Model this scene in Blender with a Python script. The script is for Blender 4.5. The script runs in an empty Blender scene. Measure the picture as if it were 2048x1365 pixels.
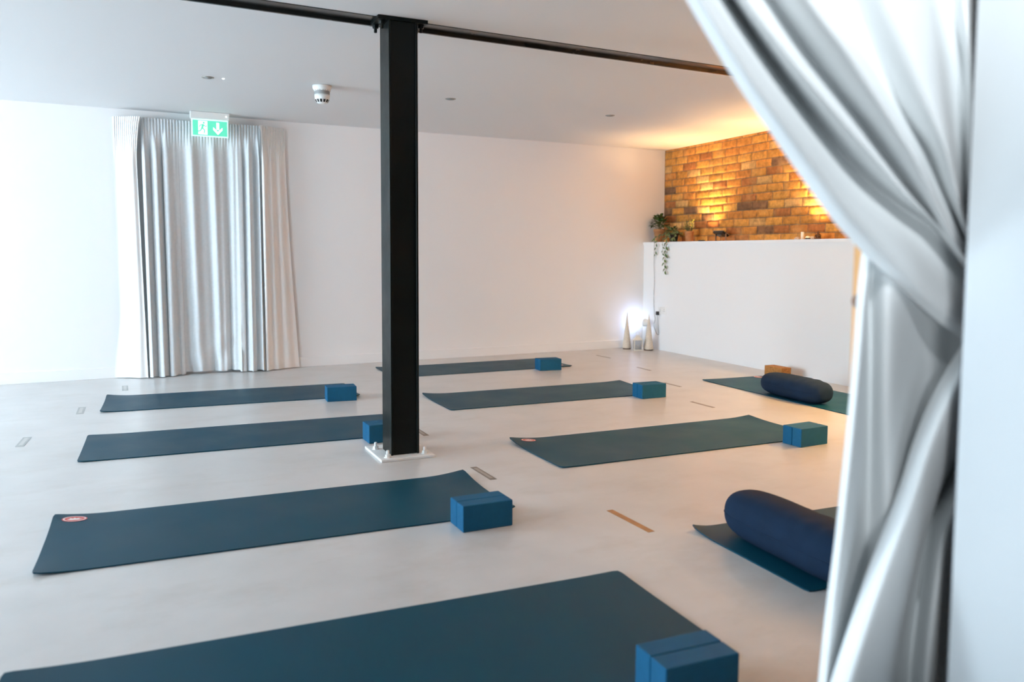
import bpy, bmesh, math, random
from mathutils import Vector, Matrix, noise
C = bpy.context.scene.collection
PI = math.pi
R = random.Random(7)

# ------------------------------------------------------------------ helpers
def col4(c): return (c[0], c[1], c[2], 1.0)

def mat(name, base, rough=0.5, spec=0.5, metal=0.0, var=0.0, vscale=8.0, bump=0.0, bscale=60.0,
        emit=None, estr=0.0, trans=0.0, alpha=1.0, sheen=0.0, rvar=0.0):
    m = bpy.data.materials.new(name); m.use_nodes = True
    nt = m.node_tree; b = nt.nodes['Principled BSDF']
    b.inputs['Base Color'].default_value = col4(base)
    b.inputs['Roughness'].default_value = rough
    b.inputs['Specular IOR Level'].default_value = spec
    b.inputs['Metallic'].default_value = metal
    if trans: b.inputs['Transmission Weight'].default_value = trans
    if alpha < 1: b.inputs['Alpha'].default_value = alpha
    if sheen: b.inputs['Sheen Weight'].default_value = sheen
    if emit:
        b.inputs['Emission Color'].default_value = col4(emit)
        b.inputs['Emission Strength'].default_value = estr
    tc = nt.nodes.new('ShaderNodeTexCoord')
    if var or rvar:
        n = nt.nodes.new('ShaderNodeTexNoise'); n.inputs['Scale'].default_value = vscale
        n.inputs['Detail'].default_value = 6
        nt.links.new(tc.outputs['Object'], n.inputs['Vector'])
        if var:
            r = nt.nodes.new('ShaderNodeMapRange')
            r.inputs['From Min'].default_value = 0.3; r.inputs['From Max'].default_value = 0.7
            r.inputs['To Min'].default_value = 1 - var; r.inputs['To Max'].default_value = 1 + var
            nt.links.new(n.outputs['Fac'], r.inputs['Value'])
            mx = nt.nodes.new('ShaderNodeMix'); mx.data_type = 'RGBA'; mx.blend_type = 'MULTIPLY'
            mx.inputs['Factor'].default_value = 1.0
            mx.inputs['A'].default_value = col4(base)
            nt.links.new(r.outputs['Result'], mx.inputs['B'])
            nt.links.new(mx.outputs['Result'], b.inputs['Base Color'])
        if rvar:
            r2 = nt.nodes.new('ShaderNodeMapRange')
            r2.inputs['From Min'].default_value = 0.3; r2.inputs['From Max'].default_value = 0.7
            r2.inputs['To Min'].default_value = rough - rvar; r2.inputs['To Max'].default_value = rough + rvar
            nt.links.new(n.outputs['Fac'], r2.inputs['Value'])
            nt.links.new(r2.outputs['Result'], b.inputs['Roughness'])
    if bump:
        n2 = nt.nodes.new('ShaderNodeTexNoise'); n2.inputs['Scale'].default_value = bscale
        n2.inputs['Detail'].default_value = 4
        nt.links.new(tc.outputs['Object'], n2.inputs['Vector'])
        bp = nt.nodes.new('ShaderNodeBump'); bp.inputs['Strength'].default_value = bump
        bp.inputs['Distance'].default_value = 0.01
        nt.links.new(n2.outputs['Fac'], bp.inputs['Height'])
        nt.links.new(bp.outputs['Normal'], b.inputs['Normal'])
    return m

def obj(name, bm, m, parent=None, smooth=False, loc=None, rotz=0.0):
    me = bpy.data.meshes.new(name)
    bmesh.ops.recalc_face_normals(bm, faces=bm.faces)
    bm.to_mesh(me); bm.free()
    if m is not None:
        for mm in (m if isinstance(m, (list, tuple)) else [m]): me.materials.append(mm)
    if smooth:
        for p in me.polygons: p.use_smooth = True
    o = bpy.data.objects.new(name, me); C.objects.link(o)
    if loc is not None: o.location = loc
    if rotz: o.rotation_euler = (0, 0, rotz)
    if parent is not None: o.parent = parent
    return o

def thing(name, label, cat, loc=(0, 0, 0), rotz=0.0, group=None):
    o = bpy.data.objects.new(name, None); C.objects.link(o)
    o.empty_display_size = 0.1
    o.location = loc; o.rotation_euler = (0, 0, rotz)
    return tag(o, label, cat, group)

def tag(o, label, cat, group=None):
    o['label'] = label; o['category'] = cat
    if group: o['group'] = group
    return o

def struct(name, bm, m, **k):
    o = obj(name, bm, m, **k); o['kind'] = 'structure'; return o

def box(bm, x0, x1, y0, y1, z0, z1, bev=0.0, seg=2):
    r = bmesh.ops.create_cube(bm, size=1.0)
    vs = r['verts']
    for v in vs:
        v.co = Vector(((x0 + x1) / 2 + v.co.x * (x1 - x0), (y0 + y1) / 2 + v.co.y * (y1 - y0), (z0 + z1) / 2 + v.co.z * (z1 - z0)))
    if bev:
        es = set()
        for v in vs:
            for e in v.link_edges: es.add(e)
        bmesh.ops.bevel(bm, geom=list(es), offset=bev, segments=seg, affect='EDGES', profile=0.6)
    return bm

def nb(): return bmesh.new()

def lathe(bm, prof, n=32, cx=0, cy=0, cz=0, cap0=True, cap1=True):
    rings = []
    for r, z in prof:
        rings.append([bm.verts.new((cx + r * math.cos(2 * PI * i / n), cy + r * math.sin(2 * PI * i / n), cz + z)) for i in range(n)])
    for a, b in zip(rings, rings[1:]):
        for i in range(n):
            bm.faces.new((a[i], a[(i + 1) % n], b[(i + 1) % n], b[i]))
    if cap0: bm.faces.new(rings[0][::-1])
    if cap1: bm.faces.new(rings[-1])
    return bm

def tube(bm, pts, r, n=8, caps=True):
    pts = [Vector(p) for p in pts]
    rings = []
    up = Vector((0, 0, 1))
    for i, p in enumerate(pts):
        t = (pts[min(i + 1, len(pts) - 1)] - pts[max(i - 1, 0)]).normalized()
        a = t.cross(up)
        if a.length < 1e-3: a = t.cross(Vector((1, 0, 0)))
        a.normalize(); b = t.cross(a).normalized()
        rr = r[i] if isinstance(r, (list, tuple)) else r
        rings.append([bm.verts.new(p + (a * math.cos(2 * PI * k / n) + b * math.sin(2 * PI * k / n)) * rr) for k in range(n)])
    for q, w in zip(rings, rings[1:]):
        for k in range(n):
            bm.faces.new((q[k], q[(k + 1) % n], w[(k + 1) % n], w[k]))
    if caps:
        bm.faces.new(rings[0][::-1]); bm.faces.new(rings[-1])
    return bm

def cr(P, u):
    """Catmull-Rom through list of Vectors, u in 0..1"""
    n = len(P) - 1; s = min(max(u, 0), 1) * n; i = min(int(s), n - 1); f = s - i
    p0 = P[max(i - 1, 0)]; p1 = P[i]; p2 = P[i + 1]; p3 = P[min(i + 2, n)]
    return 0.5 * ((2 * p1) + (p2 - p0) * f + (2 * p0 - 5 * p1 + 4 * p2 - p3) * f * f + (3 * p1 - p0 - 3 * p2 + p3) * f ** 3)

def sheet(grid, thick):
    """closed thin cloth from a grid of points grid[i][j]"""
    bm = nb()
    ni, nj = len(grid), len(grid[0])
    V = [[Vector(p) for p in row] for row in grid]
    N = []
    for i in range(ni):
        row = []
        for j in range(nj):
            a = V[min(i + 1, ni - 1)][j] - V[max(i - 1, 0)][j]
            b = V[i][min(j + 1, nj - 1)] - V[i][max(j - 1, 0)]
            c = a.cross(b)
            row.append(c.normalized() if c.length > 1e-9 else Vector((0, 1, 0)))
        N.append(row)
    A = [[bm.verts.new(V[i][j] + N[i][j] * thick / 2) for j in range(nj)] for i in range(ni)]
    B = [[bm.verts.new(V[i][j] - N[i][j] * thick / 2) for j in range(nj)] for i in range(ni)]
    for i in range(ni - 1):
        for j in range(nj - 1):
            bm.faces.new((A[i][j], A[i + 1][j], A[i + 1][j + 1], A[i][j + 1]))
            bm.faces.new((B[i][j], B[i][j + 1], B[i + 1][j + 1], B[i + 1][j]))
    n_top = len(bm.faces)
    for i in range(ni - 1):
        bm.faces.new((A[i][0], B[i][0], B[i + 1][0], A[i + 1][0]))
        bm.faces.new((A[i][-1], A[i + 1][-1], B[i + 1][-1], B[i][-1]))
    for j in range(nj - 1):
        bm.faces.new((A[0][j], A[0][j + 1], B[0][j + 1], B[0][j]))
        bm.faces.new((A[-1][j], B[-1][j], B[-1][j + 1], A[-1][j + 1]))
    bm.faces.ensure_lookup_table()
    for f in bm.faces[n_top:]:
        for e in f.edges: e.smooth = False
    return bm

def disc(bm, cx, cy, z, rx, ry, n=32):
    vs = [bm.verts.new((cx + rx * math.cos(2 * PI * i / n), cy + ry * math.sin(2 * PI * i / n), z)) for i in range(n)]
    bm.faces.new(vs); return bm

def sstep(a, b, x):
    t = min(max((x - a) / (b - a), 0), 1); return t * t * (3 - 2 * t)
# ------------------------------------------------------------------ measures (metres)
YB = 7.882            # back wall plane
XS, XB = 5.846, 6.131 # low wall face / brick face where they meet the back wall
TW = -0.0627          # the right-hand wall is not quite square to the back wall
ZC, ZS = 2.333, 1.243 # ceiling, top of the low wall
XL, YR = -5.6, -1.3   # left wall, wall behind the camera
def SW(y, out, z, x0=XS):
    """point on the right-hand wall: y along it, `out` metres off its face into the room"""
    return Vector((x0 + (YB - y) * TW - out, y, z))

# ------------------------------------------------------------------ materials
M_wall = mat('white_paint', (0.86, 0.855, 0.85), 0.75, 0.3, bump=0.03, bscale=40)
M_ceil = mat('ceiling_paint', (0.76, 0.76, 0.765), 0.8, 0.25, bump=0.02, bscale=30)
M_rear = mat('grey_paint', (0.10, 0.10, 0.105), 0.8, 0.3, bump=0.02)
M_black = mat('black_steel', (0.003, 0.0055, 0.005), 0.36, 0.2, var=0.25, vscale=5, bump=0.06, bscale=25, rvar=0.08)
M_beam = mat('dark_steel', (0.016, 0.017, 0.016), 0.24, 0.5, var=0.2, vscale=4, rvar=0.06)
M_plate = mat('white_enamel', (0.78, 0.77, 0.75), 0.5, 0.4, var=0.05, bump=0.1, bscale=60)
M_mat = mat('blue_rubber', (0.001, 0.046, 0.080), 0.46, 0.15, var=0.10, vscale=3, bump=0.05, bscale=400, rvar=0.05)
M_logo_r = mat('red_print', (0.65, 0.10, 0.09), 0.5)
M_logo_w = mat('white_print', (0.85, 0.82, 0.80), 0.5)
M_foam = mat('blue_foam', (0.003, 0.088, 0.19), 0.75, 0.25, var=0.06, vscale=30, bump=0.06, bscale=300)
M_cork = mat('cork', (0.46, 0.20, 0.055), 0.75, 0.3, var=0.25, vscale=60, bump=0.15, bscale=150)
M_bol = mat('navy_cotton', (0.006, 0.020, 0.048), 0.88, 0.2, var=0.12, vscale=10, bump=0.25, bscale=500)
M_grey = mat('grey_cloth', (0.70, 0.725, 0.735), 0.9, 0.2, var=0.03, vscale=40, bump=0.08, bscale=700, sheen=0.1)
M_white_cloth = mat('white_cloth', (0.93, 0.92, 0.905), 0.9, 0.2, bump=0.06, bscale=600)
M_drape = mat('pale_drape', (0.84, 0.86, 0.865), 0.9, 0.2, bump=0.05, bscale=700, sheen=0.1)
M_pine = mat('pine', (0.72, 0.36, 0.12), 0.55, 0.4, var=0.2, vscale=6)
M_white_pl = mat('white_plastic', (0.82, 0.82, 0.80), 0.4, 0.5)
M_grey_pl = mat('grey_plastic', (0.30, 0.31, 0.31), 0.5, 0.5)
M_dark = mat('dark_slot', (0.01, 0.01, 0.01), 0.7)
M_chrome = mat('brushed_nickel', (0.45, 0.43, 0.40), 0.3, 0.5, metal=1.0)
M_blackpl = mat('black_plastic', (0.012, 0.012, 0.013), 0.4)
M_tape_g = mat('grey_tape', (0.40, 0.41, 0.40), 0.5, var=0.1)
M_tape_l = mat('tape_label', (0.52, 0.51, 0.49), 0.45)
M_tape_b = mat('brown_tape', (0.20, 0.165, 0.135), 0.5, var=0.1)
M_tape_bl = mat('brown_tape_label', (0.34, 0.29, 0.25), 0.45)
M_tape_o = mat('tan_tape', (0.40, 0.19, 0.07), 0.5, var=0.15, vscale=20)
M_terra = mat('terracotta', (0.42, 0.20, 0.085), 0.75, 0.3, var=0.15, vscale=25, bump=0.1)
M_soil = mat('soil', (0.03, 0.022, 0.015), 0.95)
M_leaf_d = mat('dark_leaf', (0.035, 0.085, 0.022), 0.45, 0.5, var=0.3, vscale=30)
M_leaf_m = mat('mid_leaf', (0.075, 0.135, 0.03), 0.5, 0.5, var=0.3, vscale=30)
M_leaf_y = mat('yellow_leaf', (0.28, 0.25, 0.035), 0.5, 0.4, var=0.3, vscale=40)
M_leaf_c = mat('cream_leaf_edge', (0.42, 0.40, 0.20), 0.5, 0.4)
M_stem = mat('stem', (0.12, 0.13, 0.05), 0.6)
M_cone = mat('cream_weave', (0.70, 0.62, 0.52), 0.8, 0.3, var=0.10, vscale=80, bump=0.2, bscale=250)
M_lant = mat('cream_metal', (0.74, 0.70, 0.62), 0.45, 0.5)
M_glass = mat('lantern_glass', (0.9, 0.92, 0.95), 0.08, 0.5, trans=0.85)
M_candle = mat('wax', (0.85, 0.80, 0.68), 0.55, 0.4)
M_stone = mat('pale_stone', (0.62, 0.48, 0.36), 0.7, 0.3, var=0.2, vscale=30, bump=0.3, bscale=60)
M_bronze = mat('dark_bronze', (0.10, 0.045, 0.02), 0.3, 0.5, metal=0.6)
M_lens_w = mat('warm_lens', (0.9, 0.8, 0.6), 0.4, emit=(1.0, 0.62, 0.28), estr=6)
M_lens_b = mat('cool_lens', (0.9, 0.9, 1.0), 0.4, emit=(0.75, 0.85, 1.0), estr=8)
M_green = mat('lit_green', (0.08, 0.50, 0.36), 0.4, emit=(0.12, 0.72, 0.45), estr=0.6)
M_green2 = mat('lit_green_figure', (0.08, 0.50, 0.36), 0.4, emit=(0.12, 0.72, 0.45), estr=0.6)
M_signw = mat('lit_white', (0.8, 0.9, 0.88), 0.4, emit=(0.80, 1.0, 0.95), estr=1.0)
M_acr = mat('clear_edge', (0.75, 0.9, 0.88), 0.2, emit=(0.6, 1.0, 0.9), estr=0.45)
M_led = mat('led', (0.9, 1, 0.95), 0.4, emit=(0.8, 1.0, 0.95), estr=3)
M_rod = mat('track', (0.75, 0.75, 0.74), 0.4)

def floor_material():
    m = bpy.data.materials.new('polished_screed'); m.use_nodes = True
    nt = m.node_tree; b = nt.nodes['Principled BSDF']; L = nt.links.new
    tc = nt.nodes.new('ShaderNodeTexCoord')
    n1 = nt.nodes.new('ShaderNodeTexNoise'); n1.inputs['Scale'].default_value = 1.1; n1.inputs['Detail'].default_value = 8; n1.inputs['Roughness'].default_value = 0.62
    n2 = nt.nodes.new('ShaderNodeTexNoise'); n2.inputs['Scale'].default_value = 4; n2.inputs['Detail'].default_value = 5
    mp = nt.nodes.new('ShaderNodeMapping'); mp.inputs['Scale'].default_value = (1, 1.0, 1)
    L(tc.outputs['Object'], mp.inputs['Vector']); L(mp.outputs['Vector'], n1.inputs['Vector']); L(mp.outputs['Vector'], n2.inputs['Vector'])
    r = nt.nodes.new('ShaderNodeValToRGB')
    r.color_ramp.elements[0].position = 0.30; r.color_ramp.elements[0].color = (0.54, 0.53, 0.515, 1)
    r.color_ramp.elements[1].position = 0.66; r.color_ramp.elements[1].color = (0.61, 0.60, 0.59, 1)
    L(n1.outputs['Fac'], r.inputs['Fac'])
    r2 = nt.nodes.new('ShaderNodeMapRange'); r2.inputs['From Min'].default_value = 0.2; r2.inputs['From Max'].default_value = 0.8
    r2.inputs['To Min'].default_value = 0.94; r2.inputs['To Max'].default_value = 1.05
    L(n2.outputs['Fac'], r2.inputs['Value'])
    mx = nt.nodes.new('ShaderNodeMix'); mx.data_type = 'RGBA'; mx.blend_type = 'MULTIPLY'; mx.inputs['Factor'].default_value = 1
    # faint brownish trowel clouds
    n3 = nt.nodes.new('ShaderNodeTexNoise'); n3.inputs['Scale'].default_value = 2.3; n3.inputs['Detail'].default_value = 9; n3.inputs['Roughness'].default_value = 0.7
    mp3 = nt.nodes.new('ShaderNodeMapping'); mp3.inputs['Location'].default_value = (3.1, 7.7, 0); mp3.inputs['Scale'].default_value = (1.0, 1.9, 1)
    L(tc.outputs['Object'], mp3.inputs['Vector']); L(mp3.outputs['Vector'], n3.inputs['Vector'])
    r4 = nt.nodes.new('ShaderNodeMapRange'); r4.inputs['From Min'].default_value = 0.50; r4.inputs['From Max'].default_value = 0.78
    r4.inputs['To Min'].default_value = 0.0; r4.inputs['To Max'].default_value = 0.55
    L(n3.outputs['Fac'], r4.inputs['Value'])
    m3 = nt.nodes.new('ShaderNodeMix'); m3.data_type = 'RGBA'; m3.inputs['B'].default_value = (0.44, 0.41, 0.365, 1)
    L(r4.outputs['Result'], m3.inputs['Factor']); L(r.outputs['Color'], m3.inputs['A'])
    L(m3.outputs['Result'], mx.inputs['A']); L(r2.outputs['Result'], mx.inputs['B']); L(mx.outputs['Result'], b.inputs['Base Color'])
    r3 = nt.nodes.new('ShaderNodeMapRange'); r3.inputs['From Min'].default_value = 0.1; r3.inputs['From Max'].default_value = 0.9
    r3.inputs['To Min'].default_value = 0.26; r3.inputs['To Max'].default_value = 0.36
    L(n1.outputs['Fac'], r3.inputs['Value']); L(r3.outputs['Result'], b.inputs['Roughness'])
    b.inputs['Specular IOR Level'].default_value = 0.5
    bp = nt.nodes.new('ShaderNodeBump'); bp.inputs['Strength'].default_value = 0.03; bp.inputs['Distance'].default_value = 0.005
    L(n1.outputs['Fac'], bp.inputs['Height']); L(bp.outputs['Normal'], b.inputs['Normal'])
    return m
M_floor = floor_material()

def brick_material():
    m = bpy.data.materials.new('old_brick'); m.use_nodes = True
    nt = m.node_tree; b = nt.nodes['Principled BSDF']; L = nt.links.new
    at = nt.nodes.new('ShaderNodeAttribute'); at.attribute_name = 'tone'
    tc = nt.nodes.new('ShaderNodeTexCoord')
    n = nt.nodes.new('ShaderNodeTexNoise'); n.inputs['Scale'].default_value = 22; n.inputs['Detail'].default_value = 8; n.inputs['Roughness'].default_value = 0.65
    n2 = nt.nodes.new('ShaderNodeTexNoise'); n2.inputs['Scale'].default_value = 5; n2.inputs['Detail'].default_value = 6
    L(tc.outputs['Object'], n.inputs['Vector']); L(tc.outputs['Object'], n2.inputs['Vector'])
    r = nt.nodes.new('ShaderNodeMapRange'); r.inputs['From Min'].default_value = 0.3; r.inputs['From Max'].default_value = 0.7
    r.inputs['To Min'].default_value = 0.62; r.inputs['To Max'].default_value = 1.3
    L(n.outputs['Fac'], r.inputs['Value'])
    mx = nt.nodes.new('ShaderNodeMix'); mx.data_type = 'RGBA'; mx.blend_type = 'MULTIPLY'; mx.inputs['Factor'].default_value = 1
    L(at.outputs['Color'], mx.inputs['A']); L(r.outputs['Result'], mx.inputs['B'])
    # chalky remains of old whitewash in patches
    ra = nt.nodes.new('ShaderNodeMapRange'); ra.inputs['From Min'].default_value = 0.52; ra.inputs['From Max'].default_value = 0.75
    ra.inputs['To Min'].default_value = 0.0; ra.inputs['To Max'].default_value = 0.5
    L(n2.outputs['Fac'], ra.inputs['Value'])
    m2 = nt.nodes.new('ShaderNodeMix'); m2.data_type = 'RGBA'; m2.inputs['B'].default_value = (0.58, 0.34, 0.13, 1)
    L(ra.outputs['Result'], m2.inputs['Factor']); L(mx.outputs['Result'], m2.inputs['A'])
    L(m2.outputs['Result'], b.inputs['Base Color'])
    b.inputs['Roughness'].default_value = 0.75; b.inputs['Specular IOR Level'].default_value = 0.3
    bp = nt.nodes.new('ShaderNodeBump'); bp.inputs['Strength'].default_value = 0.35; bp.inputs['Distance'].default_value = 0.005
    L(n.outputs['Fac'], bp.inputs['Height']); L(bp.outputs['Normal'], b.inputs['Normal'])
    return m
M_brick = brick_material()

# ------------------------------------------------------------------ the room
struct('floor', box(nb(), XL - 0.2, 6.6, YR - 0.2, YB + 0.2, -0.12, 0), M_floor)
struct('ceiling', box(nb(), XL - 0.2, 6.6, YR - 0.2, YB + 0.2, ZC, ZC + 0.12), M_ceil)
struct('wall_back', box(nb(), XL - 0.2, 6.6, YB, YB + 0.2, 0, ZC), M_wall)
struct('wall_rear', box(nb(), XL - 0.2, 6.6, YR - 0.2, YR, 0, ZC), M_rear)
struct('baseboard_back', box(nb(), XL, XS - 0.02, YB - 0.012, YB - 0.0005, 0, 0.095, 0.003), M_wall)

# left wall with two tall windows (outside the picture, they bring in the daylight)
WIN = [(1.6, 4.0), (4.3, 7.0)]
def left_wall():
    bm = nb(); ys = [YR] + [v for w in WIN for v in w] + [YB]
    for a, b in zip(ys[0::2], ys[1::2]): box(bm, XL - 0.2, XL, a, b, 0, ZC)
    for a, b in WIN:
        box(bm, XL - 0.2, XL, a, b, 0, 0.55); box(bm, XL - 0.2, XL, a, b, 2.2, ZC)
    return bm
struct('wall_left', left_wall(), M_wall)
M_pane = mat('frosted_pane', (0.85, 0.9, 0.95), 0.3, emit=(0.75, 0.88, 1.0), estr=1.5)
for i, (a, b) in enumerate(WIN):
    bm = nb()
    box(bm, XL - 0.12, XL - 0.06, a, a + 0.05, 0.55, 2.2); box(bm, XL - 0.12, XL - 0.06, b - 0.05, b, 0.55, 2.2)
    box(bm, XL - 0.12, XL - 0.06, a + 0.05, b - 0.05, 0.55, 0.60); box(bm, XL - 0.12, XL - 0.06, a + 0.05, b - 0.05, 2.15, 2.20)
    c = (a + b) / 2; box(bm, XL - 0.12, XL - 0.06, c - 0.025, c + 0.025, 0.60, 2.15)
    w = struct('window_%d' % (i + 1), bm, M_white_pl)
    obj('pane', box(nb(), XL - 0.095, XL - 0.085, a + 0.05, b - 0.05, 0.60, 2.15), M_pane, w)

# right-hand side: low boxed wall with a ledge, exposed brick above it
def skew_box(bm, y0, y1, out0, out1, z0, z1, x0=XS):
    P = [SW(y0, out0, 0, x0), SW(y1, out0, 0, x0), SW(y1, out1, 0, x0), SW(y0, out1, 0, x0)]
    lo = [bm.verts.new((p.x, p.y, z0)) for p in P]; hi = [bm.verts.new((p.x, p.y, z1)) for p in P]
    bm.faces.new(lo); bm.faces.new(hi)
    for i in range(4): bm.faces.new((lo[i], lo[(i + 1) % 4], hi[(i + 1) % 4], hi[i]))
    return bm
struct('wall_ledge', skew_box(nb(), YR, YB, 0, -0.30, 0, ZS - 0.028), M_wall)
struct('trim_1', skew_box(nb(), YR, YB, 0.012, -0.30, ZS - 0.028, ZS), M_wall)
def brick_wall():
    bm = nb()
    skew_box(bm, YR, YB, -0.004, -0.25, ZS - 0.02, ZC, XB)          # mortar bed
    for f in bm.faces: f.material_index = 0
    lay = bm.loops.layers.float_color.new('tone')
    mort = (0.24, 0.15, 0.075, 1)
    for f in bm.faces:
        for l in f.loops: l[lay] = mort
    rr = random.Random(11)
    H, Lb, j = 0.0833, 0.234, 0.009
    z = ZS - 0.012; row = 0
    pal = [(0.54, 0.235, 0.045), (0.58, 0.265, 0.052), (0.52, 0.21, 0.04), (0.60, 0.285, 0.06), (0.48, 0.185, 0.038), (0.56, 0.25, 0.05)]
    while z < ZC:
        z1 = min(z + H - j, ZC - 0.001)
        y = YB - 0.004 - (0 if row % 2 else Lb / 2) + rr.uniform(-0.02, 0.02)
        if row % 2 == 0: y = YB + Lb * rr.uniform(0.3, 0.45)
        while y > 1.0:
            L1 = Lb * rr.uniform(0.94, 1.05)
            a, b = min(y, YB - 0.003), y - L1 + j
            y -= L1
            if a - b < 0.03: continue
            c = list(rr.choice(pal))
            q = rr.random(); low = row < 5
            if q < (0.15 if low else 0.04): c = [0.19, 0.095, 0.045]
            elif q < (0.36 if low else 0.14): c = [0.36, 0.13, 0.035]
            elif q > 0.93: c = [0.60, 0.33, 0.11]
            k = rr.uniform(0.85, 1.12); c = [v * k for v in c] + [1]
            o = rr.uniform(-0.0004, 0.0006)
            nx, nz = 6, 3
            grid = []
            for ii in range(nx + 1):
                colv = []
                for kk in range(nz + 1):
                    yy = a + (b - a) * ii / nx; zz = z + (z1 - z) * kk / nz
                    e = min(ii, nx - ii) == 0 or min(kk, nz - kk) == 0
                    d = o + (-0.0022 if e else 0.0) + 0.0020 * noise.noise(Vector((yy * 14, zz * 14, 3.1)))
                    jy = rr.uniform(-0.003, 0.003) if e else 0; jz = rr.uniform(-0.002, 0.002) if e else 0
                    if kk == nz and z1 > ZC - 0.01: jz = 0
                    p = SW(min(yy + jy, YB - 0.001), d, zz + jz, XB); colv.append(bm.verts.new(p))
                grid.append(colv)
            fs = []
            for ii in range(nx):
                for kk in range(nz):
                    fs.append(bm.faces.new((grid[ii][kk], grid[ii + 1][kk], grid[ii + 1][kk + 1], grid[ii][kk + 1])))
            ring = [grid[ii][0] for ii in range(nx + 1)] + [grid[nx][kk] for kk in range(1, nz + 1)] + [grid[ii][nz] for ii in range(nx - 1, -1, -1)] + [grid[0][kk] for kk in range(nz - 1, 0, -1)]
            back = [bm.verts.new(v.co + Vector((0.012, 0, 0))) for v in ring]
            for q2 in range(len(ring)):
                fs.append(bm.faces.new((ring[q2], back[q2], back[(q2 + 1) % len(ring)], ring[(q2 + 1) % len(ring)])))
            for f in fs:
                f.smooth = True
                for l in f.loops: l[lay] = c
        z += H; row += 1
    return bm
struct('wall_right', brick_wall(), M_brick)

# partition whose opening the photograph is taken through
M_entr = mat('entrance_paint', (0.55, 0.575, 0.59), 0.7, 0.3, bump=0.03, bscale=40)
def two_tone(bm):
    # white towards the entrance and on its end; unseen studio side darkened to cut bounce light
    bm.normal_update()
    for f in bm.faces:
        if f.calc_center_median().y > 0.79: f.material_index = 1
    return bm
struct('wall_front', two_tone(box(nb(), 1.2, 5.9, 0.655, 0.797, 0, ZC, 0.003)), [M_entr, M_rear])
struct('wall_entrance', two_tone(box(nb(), XL, -0.30, 0.712, 0.797, 0, ZC, 0.003)), [M_wall, M_rear])

# ------------------------------------------------------------------ steel column and beam
t = thing('steel_column', 'black painted steel column on a white bolted base plate in the middle of the room', 'column', (1.496, 4.211, 0), -0.05)
def column():
    bm = nb(); hw, hd, ft = 0.0787, 0.0853, 0.012
    box(bm, -hw, -hw + ft, -hd, hd, 0.014, ZC - 0.02, 0.0015, 1)
    box(bm, hw - ft, hw, -hd, hd, 0.014, ZC - 0.02, 0.0015, 1)
    for sy in (-1, 1):
        y = sy * (hd - 0.014)
        box(bm, -hw + ft, hw - ft, y - 0.004, y + 0.004, 0.014, ZC - 0.02)
    return bm
obj('shaft', column(), M_black, t)
bp = obj('base_plate', box(nb(), -0.152, 0.148, -0.155, 0.195, 0, 0.014, 0.003), M_plate, t); bp['label'] = 'white painted base plate'
def bolt_bm(up=1):
    bm = nb()
    lathe(bm, [(0.020, 0), (0.020, 0.003), (0.0, 0.003)], 20, cap1=False)
    lathe(bm, [(0.0155, 0.003), (0.0155, 0.016), (0.013, 0.018)], 6)
    lathe(bm, [(0.0085, 0.018), (0.0085, 0.036), (0.006, 0.039)], 12)
    return bm
for x, y in ((-0.115, 0.10), (-0.105, -0.11), (0.105, -0.10), (0.105, 0.10)):
    b = obj('anchor_bolt', bolt_bm(), M_plate, t, loc=(x, y, 0.014)); b['label'] = 'white painted anchor bolt'
obj('cap_plate', box(nb(), -0.135, 0.135, -0.088, 0.088, ZC - 0.02, ZC - 0.001, 0.002), M_black, t)
for x, y in ((-0.105, -0.05), (-0.112, 0.05), (0.108, -0.05), (0.108, 0.05)):
    bm = nb()
    lathe(bm, [(0.019, 0), (0.019, -0.003)], 16); lathe(bm, [(0.016, -0.003), (0.016, -0.017)], 6); lathe(bm, [(0.0085, -0.017), (0.0085, -0.038), (0.006, -0.04)], 12)
    obj('bolt', bm, M_black, t, loc=(x, y, ZC - 0.02))
def beam(x0, x1, s0, s1):
    """bottom flange lying under the ceiling with a lip along its far edge; slight skew along its length"""
    bm = nb()
    def pr(x, ya):
        return [(x, ya - 0.055, ZC - 0.004), (x, ya + 0.055, ZC - 0.004), (x, ya + 0.055, ZC - 0.021), (x, ya + 0.070, ZC - 0.021), (x, ya + 0.070, ZC + 0.02), (x, ya - 0.055, ZC + 0.02)]
    A = [bm.verts.new(p) for p in pr(x0, s0)]; B = [bm.verts.new(p) for p in pr(x1, s1)]
    bm.faces.new(A); bm.faces.new(B)
    for i in range(6): bm.faces.new((A[i], A[(i + 1) % 6], B[(i + 1) % 6], B[i]))
    return bm
yb = lambda x: 4.226 + 0.0055 * (x - 1.496)
b = obj('steel_beam', beam(XL + 0.01, 1.375, yb(XL), yb(1.36)), M_beam)
tag(b, 'dark steel beam under the ceiling running left from the column head', 'beam')
b = obj('steel_beam', beam(1.617, 5.85, yb(1.62), yb(5.9)), M_beam)
tag(b, 'dark steel beam under the ceiling running right from the column towards the brick wall', 'beam')

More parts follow.
